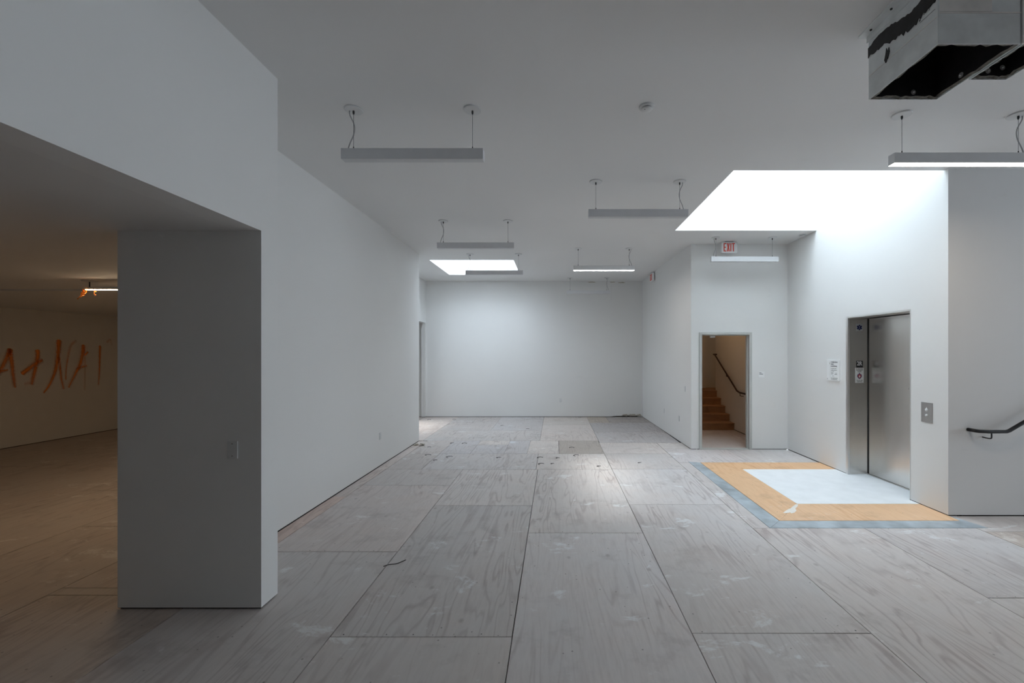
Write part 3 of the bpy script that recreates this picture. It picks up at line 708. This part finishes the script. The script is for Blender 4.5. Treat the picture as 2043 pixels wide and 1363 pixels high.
# ------------------------------------------------------------------ elevator
XD = 4.95
d2 = struct('door_2', bev(B((4.93, XD+.05, EY0+.002, EY1-.006, .012, EZ-.02)), .002), 'steel', 'closed stainless steel elevator door', )
obj('jamb_panel', B((4.62, XD+.05, EY1-.004, EY1+.0, 0, EZ)), 'steel', d2)
obj('jamb_panel', B((4.62, XD+.05, EY0, EY0+.004, 0, EZ)), 'frame_steel', d2)
obj('header_panel', B((4.62, XD+.05, EY0+.004, EY1-.004, EZ-.006, EZ)), 'frame_steel', d2)
obj('door_frame', B((4.592, 4.62, EY1-.03, EY1+.012, 0, EZ+.012), (4.596, 4.62, EY0-.003, EY0+.004, 0, EZ+.006), (4.594, 4.62, EY0+.004, EY1-.03, EZ-.014, EZ+.008)), 'frame_steel', d2)
obj('sill', B((4.90, 4.945, EY0+.005, EY1-.005, .004, .011)), 'frame_steel', d2)
obj('edge_gap', B((4.922, 4.930, EY1-.0145, EY1-.007, .012, EZ-.02), (4.926, 4.931, EY0+.002, EY1-.007, .006, .014)), 'slot', d2)
struct('wall_elevator_shaft', B((XD+.05, XD+.1, EY0-.2, EY1+.2, 0, EZ+.2)), 'core')
YJ = EY1-.004
# emblem, floor number and fire notice on the far jamb
ps = lambda px, py: on_y(px, py, YJ)
a = ps(1714.5, 653.5); sg = thing('emblem_sticker', 'small white sticker with a blue six-armed star on the elevator jamb', 'sticker', a)
obj('backing', place(bev(B((-.052, .052, -.058, .058, 0, .0015)), .0005, 1), a, FACE_CAM), 'signwhite', sg)
for k in range(3):
    bm = B((-.012, .012, -.042, .042, .0016, .0024)); bmesh.ops.rotate(bm, cent=(0, 0, 0), matrix=Matrix.Rotation(k*math.pi/3, 3, 'Z'), verts=bm.verts[:])
    bmesh.ops.translate(bm, verts=bm.verts[:], vec=(0, 0, k*.0001)); obj('star_arm', place(bm, a, FACE_CAM), 'signblue', sg)
obj('rod', place(B((-.0022, .0022, -.026, .028, .0028, .0032), (-.006, .006, .012, .016, .0028, .0032), (-.005, .005, -.006, -.002, .0028, .0032)), a, FACE_CAM), 'signwhite', sg)
a = ps(1714.8, 727); sg = thing('floor_number_plate', 'black plate with white 2R on the elevator jamb', 'sign', a)
obj('backing', place(bev(B((-.052, .052, -.054, .054, 0, .002)), .0005, 1), a, FACE_CAM), 'signblack', sg)
obj('lettering', place(text_bm('2R', .088, .82, .0016), a+Vector((-.002, -.003, .010)), FACE_CAM), 'signwhite', sg)
a = ps(1714.6, 749); sg = thing('fire_notice', 'white fire notice with red flame symbol under the 2R plate', 'sign', a)
obj('backing', place(bev(B((-.068, .068, -.119, .119, 0, .0018)), .0005, 1), a, FACE_CAM), 'signwhite', sg)
for s_, z in (('IN CASE OF FIRE', .100), ('USE STAIRWAY', .079), ('FOR EXIT', .058), ('DO NOT USE', -.079), ('ELEVATOR', -.100)):
    obj('lettering', place(text_bm(s_, .0185, .80, .0007), a+Vector((0, -.0026, z)), FACE_CAM), 'ink', sg)
fl = [(0, .052), (.010, .030), (.018, .020), (.022, .030), (.034, .010), (.036, -.012), (.024, -.034), (0, -.052), (-.024, -.034), (-.036, -.012), (-.034, .010), (-.022, .030), (-.018, .020), (-.010, .030)]
obj('flame_symbol', place(flat_poly(fl, .001), a+Vector((0, -.002, -.006)), FACE_CAM), 'signblue', sg)
obj('flame_symbol', place(flat_poly([(x*.72, y*.70) for x, y in fl], .001), a+Vector((0, -.0032, -.008)), FACE_CAM), 'firered', sg)
obj('flame_symbol', place(flat_poly([(-.004, .01), (.012, -.004), (.006, -.022), (-.004, -.030), (-.012, -.016)], .001), a+Vector((0, -.0044, -.008)), FACE_CAM), 'signwhite', sg)
# call panel
a = on_x(1849.5, 823, 4.60); cp = thing('call_panel', 'stainless elevator call panel with two round buttons', 'call panel', a)
obj('plate', place(bev(B((-.078, .078, -.122, .122, 0, .006)), .0015), a, FACE_LEFT), 'panel_steel', cp)
for z in (.032, -.038):
    bm = bmesh.new(); lathe(bm, [(.016, -.006), (.016, -.010), (.012, -.014), (.002, -.015)], a+Vector((0, 0, z)), 'x', 20); obj('button', bm, 'plastic', cp, True)
    bm = bmesh.new(); lathe(bm, [(.020, -.006), (.020, -.0085)], a+Vector((0, 0, z)), 'x', 20); obj('button_ring', bm, 'frame_steel', cp)
obj('arrow_mark', place(flat_poly([(-.006, .054), (.006, .054), (0, .066)], .0005), a+Vector((-.0062, 0, 0)), FACE_LEFT), 'signwhite', cp)
# notice plaque (print too small to read: broken lines)
a = on_x(1663.5, 739, 4.60); nt = thing('wall_plaque', 'white printed plaque on the wall left of the elevator door', 'plaque', a)
obj('board', place(bev(B((-.155, .155, -.175, .175, 0, .014)), .002), a, FACE_LEFT), 'signwhite', nt)
def printed(lines):
    bs = []
    for x0, x1, y, h in lines:
        x = x0
        while x < x1:
            w = min(random.uniform(.006, .02), x1-x); bs.append((x, x+w, y-h*random.uniform(.35, .5), y+h*random.uniform(.35, .5), .0141, .0146)); x += w+random.uniform(.002, .006)
    return B(*bs)
obj('heading_print', place(printed([(-.05, .11, .135, .022), (-.05, .02, .102, .022), (-.05, .10, .068, .022)]), a, FACE_LEFT), 'ink', nt)
obj('small_print', place(printed([(-.045, .085, .03, .010), (-.045, .10, .003, .010), (-.045, .03, -.013, .009), (-.045, .01, -.043, .012), (.06, .10, -.045, .009), (-.045, .0, -.065, .008), (.04, .10, -.066, .01),
    (-.02, .03, -.095, .008), (-.045, .115, -.128, .010), (-.045, .10, -.147, .010)]), a, FACE_LEFT), 'ink', nt)['kind'] = 'stuff'
obj('side_marks', place(B((-.082, -.075, .10, .115, .0141, .0146), (-.082, -.075, .118, .128, .0141, .0146), (-.142, -.133, -.155, -.135, .0141, .0146), (-.072, -.0705, -.14, .15, .0141, .0143)), a, FACE_LEFT), 'ink', nt)
# small plate beside the stair door
a = on_y(1519, 747.5, 8.34); nt = thing('room_plate', 'tiny white name plate on the wall beside the stair doorway', 'plaque', a)
obj('board', place(bev(B((-.058, .058, -.058, .058, 0, .006)), .0015), a, FACE_CAM), 'signwhite', nt)
bs = []
for x0, x1, y in ((-.042, -.002, .034), (-.042, .028, .008)):
    x = x0
    while x < x1: bs.append((x, x+.008, y-.007, y+.007, .0061, .0066)); x += .0105
obj('print', place(B(*bs), a, FACE_CAM), 'ink', nt)

# ------------------------------------------------------------------ switches and outlets
def plate(name, c, basis, label, kind, w=.074, h=.118):
    r = thing(name, label, 'light switch' if kind != 'outlet' else 'power outlet', c, None if kind != 'outlet' else 'wall outlets')
    obj('cover_plate', place(bev(B((-w/2, w/2, -h/2, h/2, 0, .007)), .0025), c, basis), 'plastic', r, True)
    if kind == 'outlet':
        for z in (.021, -.021):
            obj('socket', place(bev(B((-.017, .017, z-.014, z+.014, .007, .0085)), .001, 1), c, basis), 'canopy', r)
    elif kind == 'blank':
        for z in (.045, -.045): obj('screw', place(B((-.003, .003, z-.003, z+.003, .007, .008)), c, basis), 'slot', r)
    else: obj('rocker', place(bev(B((-.017, .017, -.033, .033, .007, .010)), .0015, 1), c, basis), 'canopy', r)
R_ = ((0, 1, 0), (0, 0, 1), (1, 0, 0))
plate('light_switch', on_y(464.5, 897.5, 3.135), FACE_CAM, 'white blank switch plate on the front face of the white pier', 'blank', .078, .13)
plate('power_outlet', on_x(758.5, 870, -2.96), R_, 'white outlet low on the long left wall', 'outlet')
plate('power_outlet', on_y(1118.5, 799, YB), FACE_CAM, 'white outlet low on the back wall', 'outlet')
def rx(px):                                   # the leaning side wall on the right
    k = (px-VPX)/F_PX; y = (2.69+.08/4.26*8.34)/(k+.08/4.26); return Vector((k*y, y, 0))
def rp(px, py): v = rx(px); v.z = CAM_H-(py-VPY)/F_PX*v.y; return v-Vector((.002, 0, 0))
plate('light_switch', rp(1367, 776), FACE_LEFT, 'white switch on the side wall beside the stair doorway corner', 'switch')
plate('power_outlet', rp(1355, 835), FACE_LEFT, 'white outlet low on the side wall below the switch', 'outlet')
plate('power_outlet', rp(1325, 820), FACE_LEFT, 'white outlet low on the side wall, towards the back wall', 'outlet')

# ------------------------------------------------------------------ small damage and litter
def ragged(cx, cz, w, h, name, mat):
    bm = bmesh.new(); pts = []
    for i in range(18):
        a = 2*math.pi*i/18; k = random.uniform(.6, 1.1)
        pts.append((cx+w/2*math.cos(a)*k, YB-.001, cz+h/2*math.sin(a)*k))
    prism(bm, pts, (0, -1, 0), .004); obj(name, bm, mat, wb)
for px, py, w, h in ((1180, 562, .30, .028), (1222, 563, .20, .022), (1240, 564, .24, .03)):
    q = on_y(px, py, YB); ragged(q.x, min(q.z, ZC-.035), w, h, 'torn_paper', 'paper')
obj('patch_joint', B((1.67, 1.678, YB-.002, YB, 3.5, 3.93)), 'canopy', wb)
for px, w in ((1248, .20), (1262, .30), (1275, .16)):
    q = on_y(px, 829.5, YB); ragged(q.x, .055, w, .075, 'peeled_paint', 'debris')
ragged(2.1, .02, 1.0, .05, 'damp_stain', 'mould')
# litter on the floor
q = on_floor(833, 889); r = thing('plaster_crumbs', 'small heap of plaster crumbs at the end of the left wall', 'debris', (q.x+.02, q.y, 0))
for i in range(7):
    bm = bmesh.new(); bmesh.ops.create_icosphere(bm, subdivisions=1, radius=random.uniform(.02, .045))
    for v in bm.verts: v.co *= random.uniform(.7, 1.25); v.co.z *= .6
    lo = min(v.co.z for v in bm.verts)
    bmesh.ops.translate(bm, verts=bm.verts[:], vec=(q.x+.02+random.uniform(-.10, .13), q.y+random.uniform(-.08, .06), -lo)); obj('crumb', bm, 'debris', r)
q = on_floor(785, 1126); bm = bmesh.new()
tube(bm, smooth_path([(q.x-.07, q.y-.05, .006), (q.x-.03, q.y-.02, .008), (q.x+.03, q.y, .006), (q.x+.09, q.y+.06, .010)], 5), [.004]*16, 6)
tag(obj('splinter', bm, 'glue', None), 'thin dark bent splinter lying on a plywood joint', 'debris')
